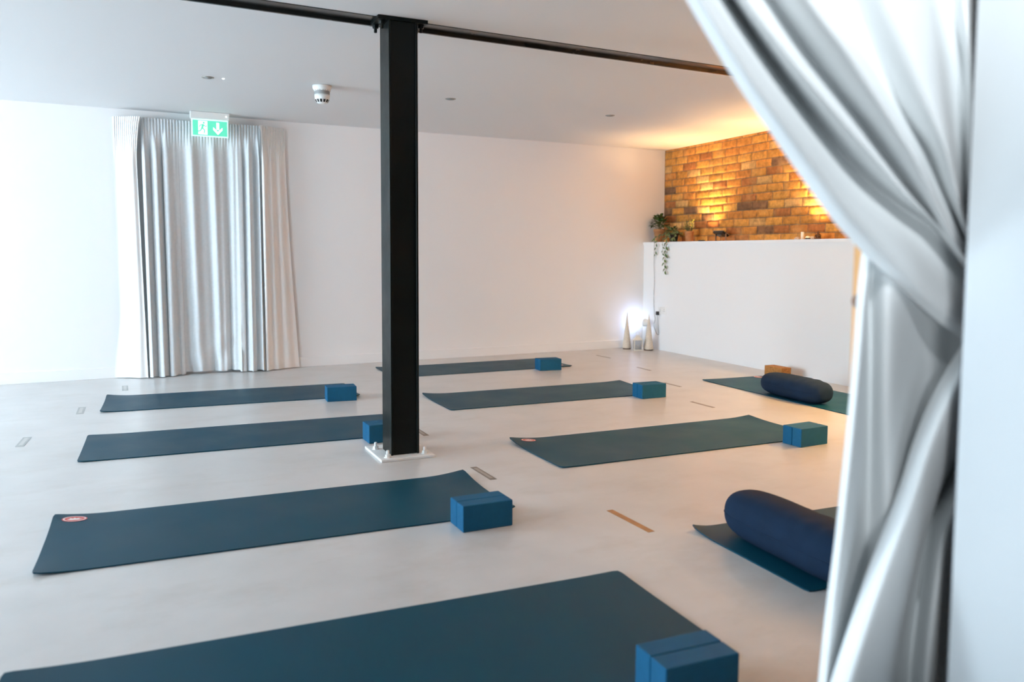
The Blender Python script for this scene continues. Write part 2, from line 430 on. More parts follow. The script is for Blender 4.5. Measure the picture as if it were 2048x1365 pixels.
# ------------------------------------------------------------------ yoga mats
ML, MW, MT = 1.80, 0.66, 0.005
def mat_bm(lift, wav=0.0, seed=0):
    """lift: raised corners ((u,v,height,reach),...) with u,v = -1/1"""
    nu, nv = 72, 26
    def h(u, v):
        z = 0.0
        for (cu, cv, hh, rc) in lift:
            d = math.hypot((u - cu * ML / 2), 0.75 * (v - cv * MW / 2)) / rc
            if d < 1: z = max(z, hh * (1 - d) ** 2.0)
        return z
    grid = []
    for i in range(nu + 1):
        u = -ML / 2 + ML * i / nu
        row = []
        for j in range(nv + 1):
            v = -MW / 2 + MW * j / nv
            uu, vv = u, v
            # softly rounded corners
            cu, cv = ML / 2 - abs(u), MW / 2 - abs(v); r = 0.018
            if cu < r and cv < r:
                dx, dy = r - cu, r - cv; d = max(math.hypot(dx, dy), 1e-6); m = max(dx, dy)
                if d > 0: k = m / d; uu = math.copysign(ML / 2 - r + dx * k, u); vv = math.copysign(MW / 2 - r + dy * k, v)
            row.append((uu, vv, MT / 2 + 0.0006 + h(u, v)))
        grid.append(row)
    return sheet(grid, MT)
def lift_h(lift, u, v):
    z = 0.0
    for (cu, cv, hh, rc) in lift:
        d = math.hypot((u - cu * ML / 2), 0.75 * (v - cv * MW / 2)) / rc
        if d < 1: z = max(z, hh * (1 - d) ** 2.0)
    return z
def fan(rx, ry):
    bm = nb(); n = 40; prev = None
    for k in range(0, 7):
        f = k / 6
        ring = [bm.verts.new((rx * f * math.cos(2 * PI * i / n), ry * f * math.sin(2 * PI * i / n), 0)) for i in range(n)] if k else [bm.verts.new((0, 0, 0))]
        if k == 1:
            for i in range(n): bm.faces.new((prev[0], ring[i], ring[(i + 1) % n]))
        elif k > 1:
            for i in range(n): bm.faces.new((prev[i], ring[i], ring[(i + 1) % n], prev[(i + 1) % n]))
        prev = ring
    return bm
def logo(parent, u, v, lift, sc=1.0):
    """oval badge printed on the mat: red rim, pale field, small leaf mark"""
    o = obj('badge', fan(0.042 * sc, 0.030 * sc), M_logo_r, parent, loc=(u, v, 0)); o['label'] = 'red and white oval badge'
    bm = nb()
    n = 40
    # pale ring line and lotus-like mark
    for ro, ri in ((0.038, 0.034),):
        a = [bm.verts.new((ro * sc * math.cos(2 * PI * i / n), ro * 0.71 * sc * math.sin(2 * PI * i / n), 0.0005)) for i in range(n)]
        c = [bm.verts.new((ri * sc * math.cos(2 * PI * i / n), ri * 0.70 * sc * math.sin(2 * PI * i / n), 0.0005)) for i in range(n)]
        for i in range(n): bm.faces.new((a[i], a[(i + 1) % n], c[(i + 1) % n], c[i]))
    for ang in (-62, -31, 0, 31, 62):
        q = math.radians(ang); ln = 0.025 if abs(ang) < 40 else 0.022
        d = Vector((math.sin(q) * 1.35, math.cos(q), 0)); s = Vector((d.y, -d.x, 0)).normalized()
        base = Vector((0, -0.012, 0.0005))
        P = [base, base + d * ln * 0.5 + s * 0.0055, base + d * ln, base + d * ln * 0.5 - s * 0.0055]
        bm.faces.new([bm.verts.new(p * sc if False else Vector((p.x * sc, p.y * sc, p.z))) for p in P])
    em = obj('emblem', bm, M_logo_w, o)
    # the print follows the curl of the mat
    for ob, dz in ((o, 0.0012), (em, 0.0014)):
        for vt in ob.data.vertices:
            vt.co.z += MT + 0.0006 + dz + lift_h(lift, u + vt.co.x, v + vt.co.y)
MATS = [
 # x, y, turn, raised corners, badge (u,v,z,tilt), label
 (0.6607, 2.0194, -0.0752, [(-1, 1, .010, .25), (1, 1, .003, .2)], None, 'dark blue yoga mat nearest the camera, cut by the lower left picture edge'),
 (0.714, 3.405, -0.0681, [(-1, 1, .017, .22), (-1, -1, .010, .20), (1, 1, .020, .22), (1, -1, .024, .22)], (-.818, .262, .007, .10), 'dark blue yoga mat with red oval badge, in front of the column'),
 (0.833, 5.032, -0.0756, [(-1, 1, .006, .25), (-1, -1, .004, .2)], None, 'blue yoga mat reaching behind the column, middle of the left row'),
 (0.956, 6.451, -0.0843, [(-1, 1, .017, .20), (-1, -1, .009, .2), (1, -1, .012, .18)], None, 'blue yoga mat farthest back in the left row, before the grey curtain'),
 (3.290, 7.122, -0.0285, [(-1, 1, .010, .25), (1, -1, .006, .2)], (.80, -.235, .001, 0), 'dark yoga mat lying along the foot of the back wall'),
 (3.142, 5.504, -0.0515, [(-1, 1, .018, .24), (1, 1, .008, .2)], None, 'dark yoga mat right of the column, second from the back wall, corner curling up'),
 (3.043, 3.832, -0.0449, [(-1, 1, .022, .26), (-1, -1, .003, .2), (1, 1, .012, .2)], (-.80, .265, .020, .06), 'dark brown-looking yoga mat centre right with a curled left corner and pale badge'),
 (5.005, 4.599, 1.5012, [(1, 1, .006, .25)], (.845, -.245, .0, 0), 'dark yoga mat beside the low white wall, under the farther bolster'),
 (2.985, 2.108, -0.0817, [(-1, 1, .018, .12)], None, 'dark yoga mat under the nearer navy bolster, partly behind the drape'),
]
mats = []
for (x, y, a, lift, bd, lab) in MATS:
    o = obj('yoga_mat', mat_bm(lift), M_mat, None, True, (x, y, 0), a)
    tag(o, lab, 'yoga mat', 'yoga mats laid out on the floor')
    if bd: logo(o, bd[0], bd[1], lift, 1.1)
    mats.append(o)
mats[0].scale = (1.84 / ML, 1, 1)

# ------------------------------------------------------------------ foam bricks, always two side by side
BL, BH, BD = 0.218, 0.1075, 0.0687
def brick_bm():
    return box(nb(), -BL / 2, BL / 2, -BD / 2, BD / 2, 0, BH, 0.005, 3)
PAIRS = [
 (1.318, 1.569, -0.0761, 'by the nearest mat, cut by the bottom picture edge'),
 (1.393, 2.951, -0.0309, 'at the right end of the badged mat before the column'),
 (1.519, 4.572, -0.0254, 'half hidden behind the column foot'),
 (1.651, 5.981, -0.1260, 'at the end of the farthest left mat'),
 (3.860, 6.690, -0.1391, 'of the pair farthest back, by the back wall mat'),
 (3.827, 5.063, -0.0610, 'of the pair right of the column, before the corner glow'),
 (3.701, 3.393, 0.0162, 'at the right end of the brown-looking centre right mat'),
]
proto = None
for (x, y, a, where) in PAIRS:
    for side, word in ((-1, 'front'), (1, 'rear')):
        off = side * (BD / 2 + 0.0014)
        loc = (x - math.sin(a) * off, y + math.cos(a) * off, 0.0)
        if proto is None:
            o = obj('yoga_brick', brick_bm(), M_foam); proto = o
        else:
            o = proto.copy(); C.objects.link(o)
        o.location = loc; o.rotation_euler = (0, 0, a + side * 0.004)
        tag(o, 'blue %s foam brick %s' % (word, where), 'yoga brick', 'blue foam yoga bricks in pairs')
o = obj('cork_brick', box(nb(), -0.11, 0.11, -0.055, 0.055, 0, 0.105, 0.005, 3), M_cork, None, False, (5.452, 5.335, 0), 1.51)
tag(o, 'orange brown cork brick behind the farther bolster by the low white wall', 'yoga brick')
# ------------------------------------------------------------------ bolsters
def bolster(name, label, loc, rotz, hl, rx, rz, tilt=0.0):
    t = thing(name, label, 'bolster', loc, rotz)
    nl, nt = 48, 40
    def pt(a, th, k=1.0):
        e = max(0.0, 1 - abs(a) ** 5.5) ** 0.42
        s = 0.28 + 0.72 * e if abs(a) < 1 else 0.28
        c_, s_ = math.cos(th), math.sin(th)
        n = 2.35
        u = math.copysign(abs(c_) ** (2 / n), c_) * rx * s * k
        w = math.copysign(abs(s_) ** (2 / n), s_) * rz * s * k
        l = a * hl
        w *= 1 + 0.035 * noise.noise(Vector((l * 5, th, 0.3)))
        # creases in the upper cover
        cr_ = 0.0035 * math.sin(l * 70 + 9 * u + 2 * math.sin(u * 30)) * max(0, s_) * sstep(0.1, 0.5, abs(c_) ) * sstep(-0.2, 0.5, -a)
        if w < 0: w = max(w, -rz * 0.93)
        return Vector((u, l, rz * 0.93 + w + cr_))
    bm = nb(); rings = []
    for i in range(nl + 1):
        a = math.sin(-PI / 2 + PI * i / nl) if True else 0
        rings.append([bm.verts.new(pt(a, 2 * PI * k / nt)) for k in range(nt)])
    for q, w in zip(rings, rings[1:]):
        for k in range(nt): bm.faces.new((q[k], q[(k + 1) % nt], w[(k + 1) % nt], w[k]))
    bm.faces.new(rings[0][::-1]); bm.faces.new(rings[-1])
    obj('cover', bm, M_bol, t, True)
    loop = [pt(math.sin(-PI / 2 + PI * i / 60), PI, 1.003) for i in range(2, 59)]
    obj('seam', tube(nb(), loop, 0.0022, 6), M_bol, t, True)
    loop = [pt(math.sin(-PI / 2 + PI * i / 60), 0, 1.003) for i in range(2, 59)]
    obj('seam', tube(nb(), loop, 0.0022, 6), M_bol, t, True)
    return t
bolster('bolster', 'large navy bolster lying across the nearer mat, partly hidden by the drape', (2.235, 2.075, 0.007), -0.10, 0.345, 0.105, 0.098)
bolster('bolster', 'navy bolster on the farther mat beside the low white wall', (4.79, 4.50, 0.007), -0.10, 0.33, 0.112, 0.088)

# ------------------------------------------------------------------ strips of tape marking the floor
def tape(x, y, ang, ln, w, m, ml, label):
    o = obj('floor_tape', box(nb(), -ln / 2, ln / 2, -w / 2, w / 2, 0.0003, 0.0012), m, None, False, (x, y, 0), ang)
    tag(o, label, 'floor marking', 'tape strips marking mat places')
    if ml: obj('strip_centre', box(nb(), -ln * 0.40, ln * 0.40, -w * 0.24, w * 0.24, 0.0012, 0.0016), ml, o)
R90 = -PI / 2
tape(0.227, 7.255, R90 - 0.03, 0.26, 0.045, M_tape_g, M_tape_l, 'grey tape strip on the floor left of the farthest left mat, nearest the curtain')
tape(-0.083, 6.354, R90 - 0.05, 0.26, 0.045, M_tape_g, M_tape_l, 'grey tape strip on the floor beside the left end of the farthest left mat')
tape(-0.370, 5.446, R90 - 0.10, 0.25, 0.045, M_tape_g, M_tape_l, 'grey tape strip nearest the left picture edge')
tape(1.790, 4.690, R90 - 0.05, 0.25, 0.035, M_tape_b, M_tape_bl, 'brown tape strip peeking out right behind the column foot')
tape(1.730, 3.645, R90 - 0.03, 0.255, 0.035, M_tape_b, M_tape_bl, 'brown tape strip with lighter middle beyond the badged mat end')
tape(1.961, 2.712, R90 - 0.02, 0.305, 0.030, M_tape_o, None, 'orange brown tape strip on the open floor left of the nearer bolster')
tape(4.883, 7.276, R90 - 0.02, 0.275, 0.022, M_tape_b, M_tape_bl, 'thin tape strip on the floor nearest the back wall corner')
tape(4.714, 6.326, R90 - 0.10, 0.25, 0.022, M_tape_b, M_tape_bl, 'thin tape strip in the blue reflection on the floor')
tape(4.358, 5.445, R90 - 0.04, 0.23, 0.024, M_tape_b, M_tape_bl, 'thin tape strip just right of the bricks of the second far mat')
tape(3.979, 4.621, R90 - 0.03, 0.26, 0.026, M_tape_b, M_tape_bl, 'thin tape strip between the centre right mat and the farther bolster mat')

# ------------------------------------------------------------------ curtains on the back wall
def hang(path, z0, z1, nz, gather, seed, hem=None):
    """path(s, v) -> (x, y); v = 0 at the top, 1 at the floor"""
    ns = gather
    grid = []
    for i in range(ns + 1):
        s = i / ns; row = []
        for k in range(nz + 1):
            v = k / nz
            x, y = path(s, v)
            zz = z1 + (z0 - z1) * v
            if hem and v > 0.9: zz += hem(s) * (v - 0.9) * 10
            row.append((x, y, zz))
        grid.append(row)
    return grid
YC = 7.800
def grey_path(s, v):
    x = 0.425 + s * 1.005
    side = max(sstep(0.30, 0.16, s) if s < 0.5 else 0, sstep(0.74, 0.86, s) if s > 0.5 else 0)
    # fine gathers at the heading that open into broad folds
    fine = 0.007 * math.sin(2 * PI * s * 40) * (1 - sstep(0.0, 0.10, v))
    g = sstep(0.0, 0.16, v)
    mid = 0.020 * math.sin(2 * PI * (s * 6.3 + 0.25 * math.sin(5 * s + 1.4 * v))) + 0.008 * math.sin(2 * PI * (s * 11.3 + 0.5 * v * math.sin(9 * s)) + 1.2)
    if s < 0.5:
        sf = 0.040 * math.cos(2 * PI * (s - 0.015) / 0.094) ; sf += 0.010 * math.sin(2 * PI * s * 23)
    else:
        sf = 0.040 * math.cos(2 * PI * (1 - s - 0.02) / 0.090); sf += 0.009 * math.sin(2 * PI * s * 27)
    y = YC + 0.012 + fine + g * (mid * (1 - side) - sf * side * 0.85) - side * (0.012 + 0.075 * v) * 0.8
    x += g * side * 0.010 * math.sin(2 * PI * s * 21) + (0.020 * v if s < 0.3 else 0)
    # slightly crumpled where the hem touches the floor
    if v > 0.78 and 0.3 < s < 0.8:
        q = (v - 0.78) / 0.22
        y += 0.022 * q * noise.noise(Vector((x * 9, v * 14, 1.7))) * 2
    return x, y
def hem(s):
    return 0.012 * noise.noise(Vector((s * 14, 0.2, 5))) + (0.012 if 0.3 < s < 0.78 else 0)
t = thing('grey_curtain', 'grey floor length curtain under the exit sign on the back wall', 'curtain', (0, 0, 0))
obj('curtain_cloth', sheet(hang(grey_path, 0.008, 2.235, 60, 320, 1, hem), 0.003), M_grey, t, True)
obj('gathered_heading', sheet(hang(lambda s, v: (grey_path(s, 0)[0], grey_path(s, 0)[1] + 0.001 - 0.004 * math.sin(v * PI)), 2.236, 2.262, 4, 320, 2), 0.004), M_grey, t, True)

def white_l(s, v):
    x = 0.205 + 0.02 * v + s * (0.200 - 0.030 * math.sin(PI * min(v * 6, 1) / 2) * (1 - v)) + 0.004
    x -= (1 - s) * 0.06 * sstep(0.72, 1.0, v)
    g = sstep(0.03, 0.15, v)
    y = 7.862 - 0.105 * sstep(0.0, 1.0, s) - 0.025 * v * s
    y += 0.012 * g * math.sin(2 * PI * s * 2.3 + 0.6 * v) * (0.25 + 0.75 * s) + 0.006 * (1 - g) * math.sin(2 * PI * s * 13)
    return x, min(y, 7.868)
def white_r(s, v):
    x = 1.425 + s * (0.235 + 0.10 * v ** 1.5) + 0.010 * v
    g = sstep(0.03, 0.15, v)
    y = 7.735 + 0.125 * s ** 0.8 - 0.012 * v * (1 - s)
    y += 0.015 * g * math.sin(2 * PI * (s ** 0.85 * 3.1) + 0.8 * v + 2.0) * (1 - 0.75 * s) + 0.006 * (1 - g) * math.sin(2 * PI * s * 15)
    return x, min(y, 7.868)
t = thing('white_curtain', 'narrow white curtain left of the grey curtain', 'curtain', (0, 0, 0), group='white side curtains')
obj('curtain_cloth', sheet(hang(white_l, 0.006, 2.20, 44, 110, 3), 0.003), M_white_cloth, t, True)
obj('gathered_heading', sheet(hang(lambda s, v: (white_l(s, 0)[0] + 0.012 * s * (1 - v), white_l(s, 0)[1]), 2.201, 2.262, 4, 110, 3), 0.004), M_white_cloth, t, True)
t = thing('white_curtain', 'narrow white curtain right of the grey curtain', 'curtain', (0, 0, 0), group='white side curtains')
obj('curtain_cloth', sheet(hang(white_r, 0.006, 2.20, 44, 130, 4), 0.003), M_white_cloth, t, True)
obj('gathered_heading', sheet(hang(lambda s, v: (white_r(s, 0)[0] - 0.012 * (1 - s) * (1 - v), white_r(s, 0)[1]), 2.201, 2.262, 4, 130, 4), 0.004), M_white_cloth, t, True)
# ------------------------------------------------------------------ the drape tied back at the opening
UPPER = [[[0.0,0.9,2.31],[0.225,0.9,2.047],[0.443,0.9,1.792],[0.661,0.9,1.537],[0.703,0.9,1.488],[0.746,0.9,1.437],[0.793,0.9,1.384],[0.844,0.9,1.331],[0.902,0.9,1.276],[0.962,0.9,1.219],[1.028,0.9,1.16],[1.105,0.897,1.103],[1.192,0.894,1.047],[1.288,0.891,0.989],[1.4,0.889,0.934]],[[-0.073,0.86,2.31],[0.174,0.86,2.042],[0.415,0.86,1.782],[0.655,0.86,1.522],[0.695,0.86,1.479],[0.737,0.86,1.433],[0.782,0.86,1.386],[0.831,0.86,1.338],[0.885,0.86,1.29],[0.943,0.86,1.24],[1.007,0.861,1.188],[1.089,0.865,1.139],[1.177,0.87,1.087],[1.273,0.874,1.031],[1.388,0.879,0.981]],[[0.12,0.975,2.31],[0.347,0.975,2.064],[0.567,0.975,1.825],[0.788,0.975,1.586],[0.831,0.975,1.539],[0.876,0.975,1.491],[0.927,0.975,1.442],[0.981,0.975,1.393],[1.041,0.975,1.342],[1.105,0.975,1.29],[1.174,0.972,1.238],[1.242,0.956,1.192],[1.318,0.94,1.15],[1.373,0.924,1.089],[1.429,0.907,1.027]],[[0.003,0.88,2.31],[0.252,0.88,2.05],[0.494,0.88,1.797],[0.736,0.88,1.544],[0.775,0.88,1.503],[0.816,0.88,1.461],[0.865,0.88,1.42],[0.917,0.88,1.379],[0.975,0.88,1.337],[1.036,0.88,1.294],[1.101,0.88,1.249],[1.171,0.881,1.202],[1.252,0.882,1.156],[1.322,0.883,1.099],[1.394,0.884,1.037]],[[0.075,0.92,2.31],[0.327,0.92,2.059],[0.571,0.92,1.816],[0.815,0.92,1.572],[0.856,0.92,1.531],[0.9,0.92,1.487],[0.948,0.92,1.444],[1.0,0.92,1.4],[1.058,0.92,1.356],[1.119,0.92,1.31],[1.177,0.919,1.259],[1.232,0.913,1.206],[1.288,0.906,1.151],[1.348,0.9,1.094],[1.414,0.894,1.037]],[[0.03,0.84,2.31],[0.296,0.84,2.05],[0.555,0.84,1.797],[0.813,0.84,1.544],[0.851,0.84,1.508],[0.89,0.84,1.469],[0.934,0.84,1.432],[0.983,0.84,1.394],[1.029,0.84,1.352],[1.076,0.84,1.308],[1.126,0.841,1.262],[1.182,0.85,1.212],[1.24,0.858,1.159],[1.304,0.866,1.103],[1.386,0.874,1.051]],[[0.377,0.9,2.31],[0.575,0.9,2.066],[0.767,0.9,1.829],[0.959,0.9,1.592],[0.994,0.9,1.55],[1.029,0.9,1.507],[1.066,0.9,1.463],[1.106,0.9,1.417],[1.147,0.9,1.37],[1.193,0.9,1.323],[1.242,0.9,1.275],[1.279,0.897,1.221],[1.317,0.894,1.166],[1.357,0.891,1.109],[1.412,0.889,1.054]],[[0.555,0.83,2.31],[0.707,0.83,2.06],[0.855,0.83,1.818],[1.003,0.83,1.576],[1.028,0.83,1.535],[1.053,0.83,1.493],[1.081,0.83,1.451],[1.11,0.83,1.407],[1.138,0.83,1.362],[1.167,0.83,1.316],[1.199,0.832,1.269],[1.234,0.842,1.219],[1.274,0.852,1.168],[1.32,0.861,1.115],[1.387,0.871,1.064]],[[1.002,0.885,2.31],[1.076,0.885,2.08],[1.148,0.885,1.857],[1.22,0.885,1.635],[1.235,0.885,1.587],[1.251,0.885,1.538],[1.273,0.885,1.49],[1.293,0.885,1.441],[1.304,0.885,1.388],[1.311,0.885,1.335],[1.317,0.885,1.281],[1.323,0.885,1.226],[1.336,0.885,1.171],[1.362,0.885,1.118],[1.411,0.885,1.068]],[[1.129,0.835,2.31],[1.158,0.835,2.074],[1.187,0.835,1.845],[1.216,0.835,1.617],[1.222,0.835,1.569],[1.228,0.835,1.521],[1.237,0.835,1.473],[1.248,0.835,1.425],[1.256,0.835,1.376],[1.26,0.835,1.325],[1.265,0.837,1.275],[1.279,0.846,1.225],[1.3,0.855,1.173],[1.334,0.864,1.122],[1.393,0.873,1.073]],[[1.288,0.86,2.31],[1.297,0.86,2.083],[1.306,0.86,1.863],[1.315,0.86,1.644],[1.318,0.86,1.593],[1.32,0.86,1.542],[1.321,0.86,1.491],[1.321,0.86,1.439],[1.323,0.86,1.387],[1.323,0.86,1.335],[1.324,0.861,1.282],[1.329,0.865,1.23],[1.339,0.87,1.177],[1.36,0.874,1.123],[1.406,0.879,1.072]],[[1.314,0.815,2.31],[1.328,0.815,2.081],[1.341,0.815,1.858],[1.355,0.815,1.635],[1.358,0.815,1.586],[1.361,0.815,1.536],[1.363,0.815,1.486],[1.365,0.815,1.436],[1.367,0.815,1.385],[1.368,0.815,1.334],[1.369,0.815,1.282],[1.371,0.815,1.23],[1.374,0.815,1.178],[1.384,0.815,1.126],[1.411,0.815,1.074]]]
BACKP = [[[1.209,0.985,1.176],[1.133,0.935,1.062],[1.127,0.935,0.951],[1.119,0.935,0.838],[1.108,0.935,0.726],[1.096,0.935,0.613],[1.081,0.935,0.501],[1.07,0.935,0.387],[1.06,0.935,0.272],[1.054,0.935,0.146],[1.048,0.935,0.02]],[[1.231,0.985,1.177],[1.113,0.905,1.064],[1.107,0.905,0.955],[1.1,0.905,0.846],[1.091,0.905,0.736],[1.08,0.905,0.626],[1.068,0.905,0.516],[1.057,0.905,0.405],[1.048,0.905,0.293],[1.042,0.905,0.156],[1.036,0.905,0.02]],[[1.252,0.985,1.177],[1.191,0.958,1.063],[1.194,0.958,0.946],[1.198,0.958,0.828],[1.201,0.958,0.708],[1.198,0.958,0.588],[1.18,0.958,0.47],[1.161,0.958,0.353],[1.142,0.958,0.236],[1.133,0.958,0.128],[1.124,0.958,0.02]],[[1.294,0.985,1.178],[1.175,0.905,1.063],[1.176,0.905,0.952],[1.181,0.905,0.839],[1.19,0.905,0.724],[1.203,0.905,0.606],[1.203,0.905,0.488],[1.203,0.905,0.369],[1.204,0.905,0.248],[1.204,0.905,0.134],[1.204,0.905,0.02]],[[1.391,0.985,1.181],[1.341,0.95,1.059],[1.343,0.95,0.938],[1.342,0.95,0.816],[1.344,0.95,0.692],[1.345,0.95,0.567],[1.346,0.95,0.44],[1.347,0.95,0.311],[1.348,0.95,0.181],[1.348,0.95,0.101],[1.348,0.95,0.02]],[[1.501,0.985,1.184],[1.424,0.93,1.058],[1.428,0.93,0.936],[1.432,0.93,0.811],[1.434,0.93,0.686],[1.434,0.93,0.558],[1.43,0.93,0.43],[1.428,0.93,0.301],[1.425,0.93,0.17],[1.424,0.93,0.095],[1.423,0.93,0.02]],[[1.422,0.815,1.175],[1.431,0.815,1.062],[1.437,0.815,0.948],[1.441,0.815,0.831],[1.443,0.815,0.714],[1.443,0.815,0.595],[1.441,0.815,0.475],[1.44,0.815,0.354],[1.438,0.815,0.231],[1.437,0.815,0.126],[1.437,0.815,0.02]]]
FOLD = [[[1.377,0.89,0.985],[1.317,0.89,0.922],[1.266,0.89,0.858],[1.227,0.89,0.792],[1.197,0.89,0.723],[1.163,0.89,0.657],[1.128,0.89,0.593],[1.097,0.89,0.529],[1.068,0.89,0.464],[1.04,0.89,0.4],[1.014,0.89,0.336],[0.98,0.89,0.178],[0.946,0.89,0.02]],[[1.331,0.85,0.956],[1.277,0.85,0.897],[1.236,0.85,0.836],[1.203,0.85,0.772],[1.175,0.85,0.709],[1.144,0.85,0.647],[1.114,0.85,0.585],[1.086,0.85,0.525],[1.06,0.85,0.464],[1.037,0.85,0.402],[1.013,0.85,0.342],[0.981,0.85,0.181],[0.95,0.85,0.02]],[[1.357,0.86,0.91],[1.314,0.86,0.851],[1.282,0.86,0.79],[1.255,0.86,0.729],[1.228,0.86,0.667],[1.205,0.86,0.606],[1.181,0.86,0.545],[1.158,0.86,0.485],[1.138,0.86,0.424],[1.117,0.86,0.364],[1.095,0.86,0.305],[1.07,0.86,0.162],[1.044,0.86,0.02]],[[1.47,0.925,0.848],[1.433,0.925,0.788],[1.394,0.925,0.729],[1.352,0.925,0.673],[1.325,0.925,0.613],[1.311,0.925,0.549],[1.3,0.925,0.483],[1.291,0.925,0.418],[1.285,0.925,0.351],[1.281,0.925,0.284],[1.278,0.925,0.215],[1.275,0.925,0.118],[1.272,0.925,0.02]],[[1.369,0.855,0.832],[1.342,0.855,0.778],[1.31,0.855,0.726],[1.283,0.855,0.674],[1.263,0.855,0.62],[1.254,0.855,0.563],[1.246,0.855,0.505],[1.24,0.855,0.447],[1.236,0.855,0.388],[1.232,0.855,0.329],[1.229,0.855,0.269],[1.225,0.855,0.145],[1.221,0.855,0.02]],[[1.418,0.88,0.796],[1.399,0.88,0.741],[1.372,0.88,0.689],[1.359,0.88,0.634],[1.35,0.88,0.577],[1.343,0.88,0.52],[1.337,0.88,0.462],[1.332,0.88,0.405],[1.327,0.88,0.346],[1.325,0.88,0.287],[1.324,0.88,0.228],[1.323,0.88,0.124],[1.321,0.88,0.02]],[[1.386,0.85,0.77],[1.383,0.85,0.717],[1.371,0.85,0.666],[1.364,0.85,0.614],[1.357,0.85,0.562],[1.35,0.85,0.51],[1.344,0.85,0.457],[1.339,0.85,0.404],[1.334,0.85,0.351],[1.33,0.85,0.298],[1.327,0.85,0.244],[1.324,0.85,0.132],[1.321,0.85,0.02]]]
def drape(cols, ns, nt, thick=0.0025):
    cols = [[Vector(p) for p in c] for c in cols]
    grid = []
    for i in range(ns + 1):
        s = i / ns
        row = []
        for k in range(nt + 1):
            v = k / nt
            row.append(cr([cr(c, v) for c in cols], s))
        grid.append(row)
    return sheet(grid, thick)
t = thing('tied_back_drape', 'pale grey drape gathered to the right side of the opening, close to the camera', 'curtain', (0, 0, 0))
obj('swept_drape', drape(UPPER, 150, 60), M_drape, t, True)
obj('hanging_panel', drape(BACKP, 80, 40), M_drape, t, True)
obj('gathered_fold', drape(FOLD, 80, 50), M_drape, t, True)

# pine post at the room side of the opening
t = thing('timber_post', 'knotty pine post showing as an orange strip behind the drape', 'post', (1.265, 1.0, 0), 0.0)
obj('shaft', box(nb(), 0, 0.055, 0, 0.058, 0, ZC - 0.001, 0.003), M_pine, t)
M_knot = mat('pine_knot', (0.22, 0.09, 0.03), 0.5, var=0.2)
for zz in (1.02, 0.74, 1.42, 0.45, 1.86):
    bm = nb(); lathe(bm, [(0.0, 0.0), (0.010, 0.0006), (0.013, 0.0)], 16, cap0=False, cap1=False)
    k = obj('knot', bm, M_knot, t, loc=(-0.0006, 0.046, zz)); k.rotation_euler = (0, -PI / 2, 0)

# ------------------------------------------------------------------ on the ceiling
# exit sign
SX, SY = 0.978, 7.685
t = thing('exit_sign', 'lit green emergency exit sign hanging from the ceiling before the grey curtain', 'exit sign', (SX, SY, ZC))
obj('housing', box(nb(), -0.163, 0.163, -0.022, 0.022, -0.063, -0.001, 0.006), M_white_pl, t)
obj('status_led', lathe(nb(), [(0.006, 0), (0.004, 0.003)], 12), M_led, t, loc=(0.135, -0.0235, -0.033)).rotation_euler = (PI / 2, 0, 0)
pn = obj('panel', box(nb(), -0.155, 0.155, -0.004, 0.004, -0.216, -0.063, 0.003), M_acr, t)
o = obj('green_field', box(nb(), -0.143, 0.143, -0.0056, -0.0042, -0.205, -0.075), M_green, pn)
obj('door_pictogram', box(nb(), -0.098, -0.022, -0.0066, -0.0058, -0.198, -0.080), M_signw, pn)
def flat(bm, pts, y):
    bm.faces.new([bm.verts.new((x, y, z)) for x, z in pts]); return bm
def limb(bm, a, b, w0, w1, y):
    a = Vector(a); b = Vector(b); d = (b - a).normalized(); n = Vector((-d.y, d.x))
    return flat(bm, [tuple(a + n * w0), tuple(b + n * w1), tuple(b - n * w1), tuple(a - n * w0)], y)
bm = nb(); y = -0.0072
flat(bm, [(-0.052 + 0.009 * math.cos(2 * PI * i / 16), -0.096 + 0.009 * math.sin(2 * PI * i / 16)) for i in range(16)], y)
limb(bm, (-0.056, -0.108), (-0.067, -0.145), 0.009, 0.008, y)            # trunk
limb(bm, (-0.057, -0.112), (-0.036, -0.128), 0.004, 0.0035, y)           # arms
limb(bm, (-0.036, -0.128), (-0.026, -0.118), 0.0035, 0.003, y)
limb(bm, (-0.058, -0.112), (-0.082, -0.118), 0.004, 0.0035, y)
limb(bm, (-0.082, -0.118), (-0.090, -0.136), 0.0035, 0.003, y)
limb(bm, (-0.064, -0.142), (-0.044, -0.160), 0.0055, 0.0045, y)          # legs
limb(bm, (-0.044, -0.160), (-0.050, -0.186), 0.0045, 0.004, y)
limb(bm, (-0.068, -0.142), (-0.080, -0.166), 0.0055, 0.0045, y)
limb(bm, (-0.080, -0.166), (-0.104, -0.172), 0.0045, 0.004, y)
obj('running_figure', bm, M_green2, pn)
bm = nb(); y = -0.0066
flat(bm, [(0.053, -0.088), (0.077, -0.088), (0.077, -0.150), (0.053, -0.150)], y)
flat(bm, [(0.065, -0.194), (0.026, -0.152), (0.026, -0.128), (0.065, -0.166)], y)
flat(bm, [(0.065, -0.194), (0.065, -0.166), (0.104, -0.128), (0.104, -0.152)], y)
obj('arrow', bm, M_signw, pn)

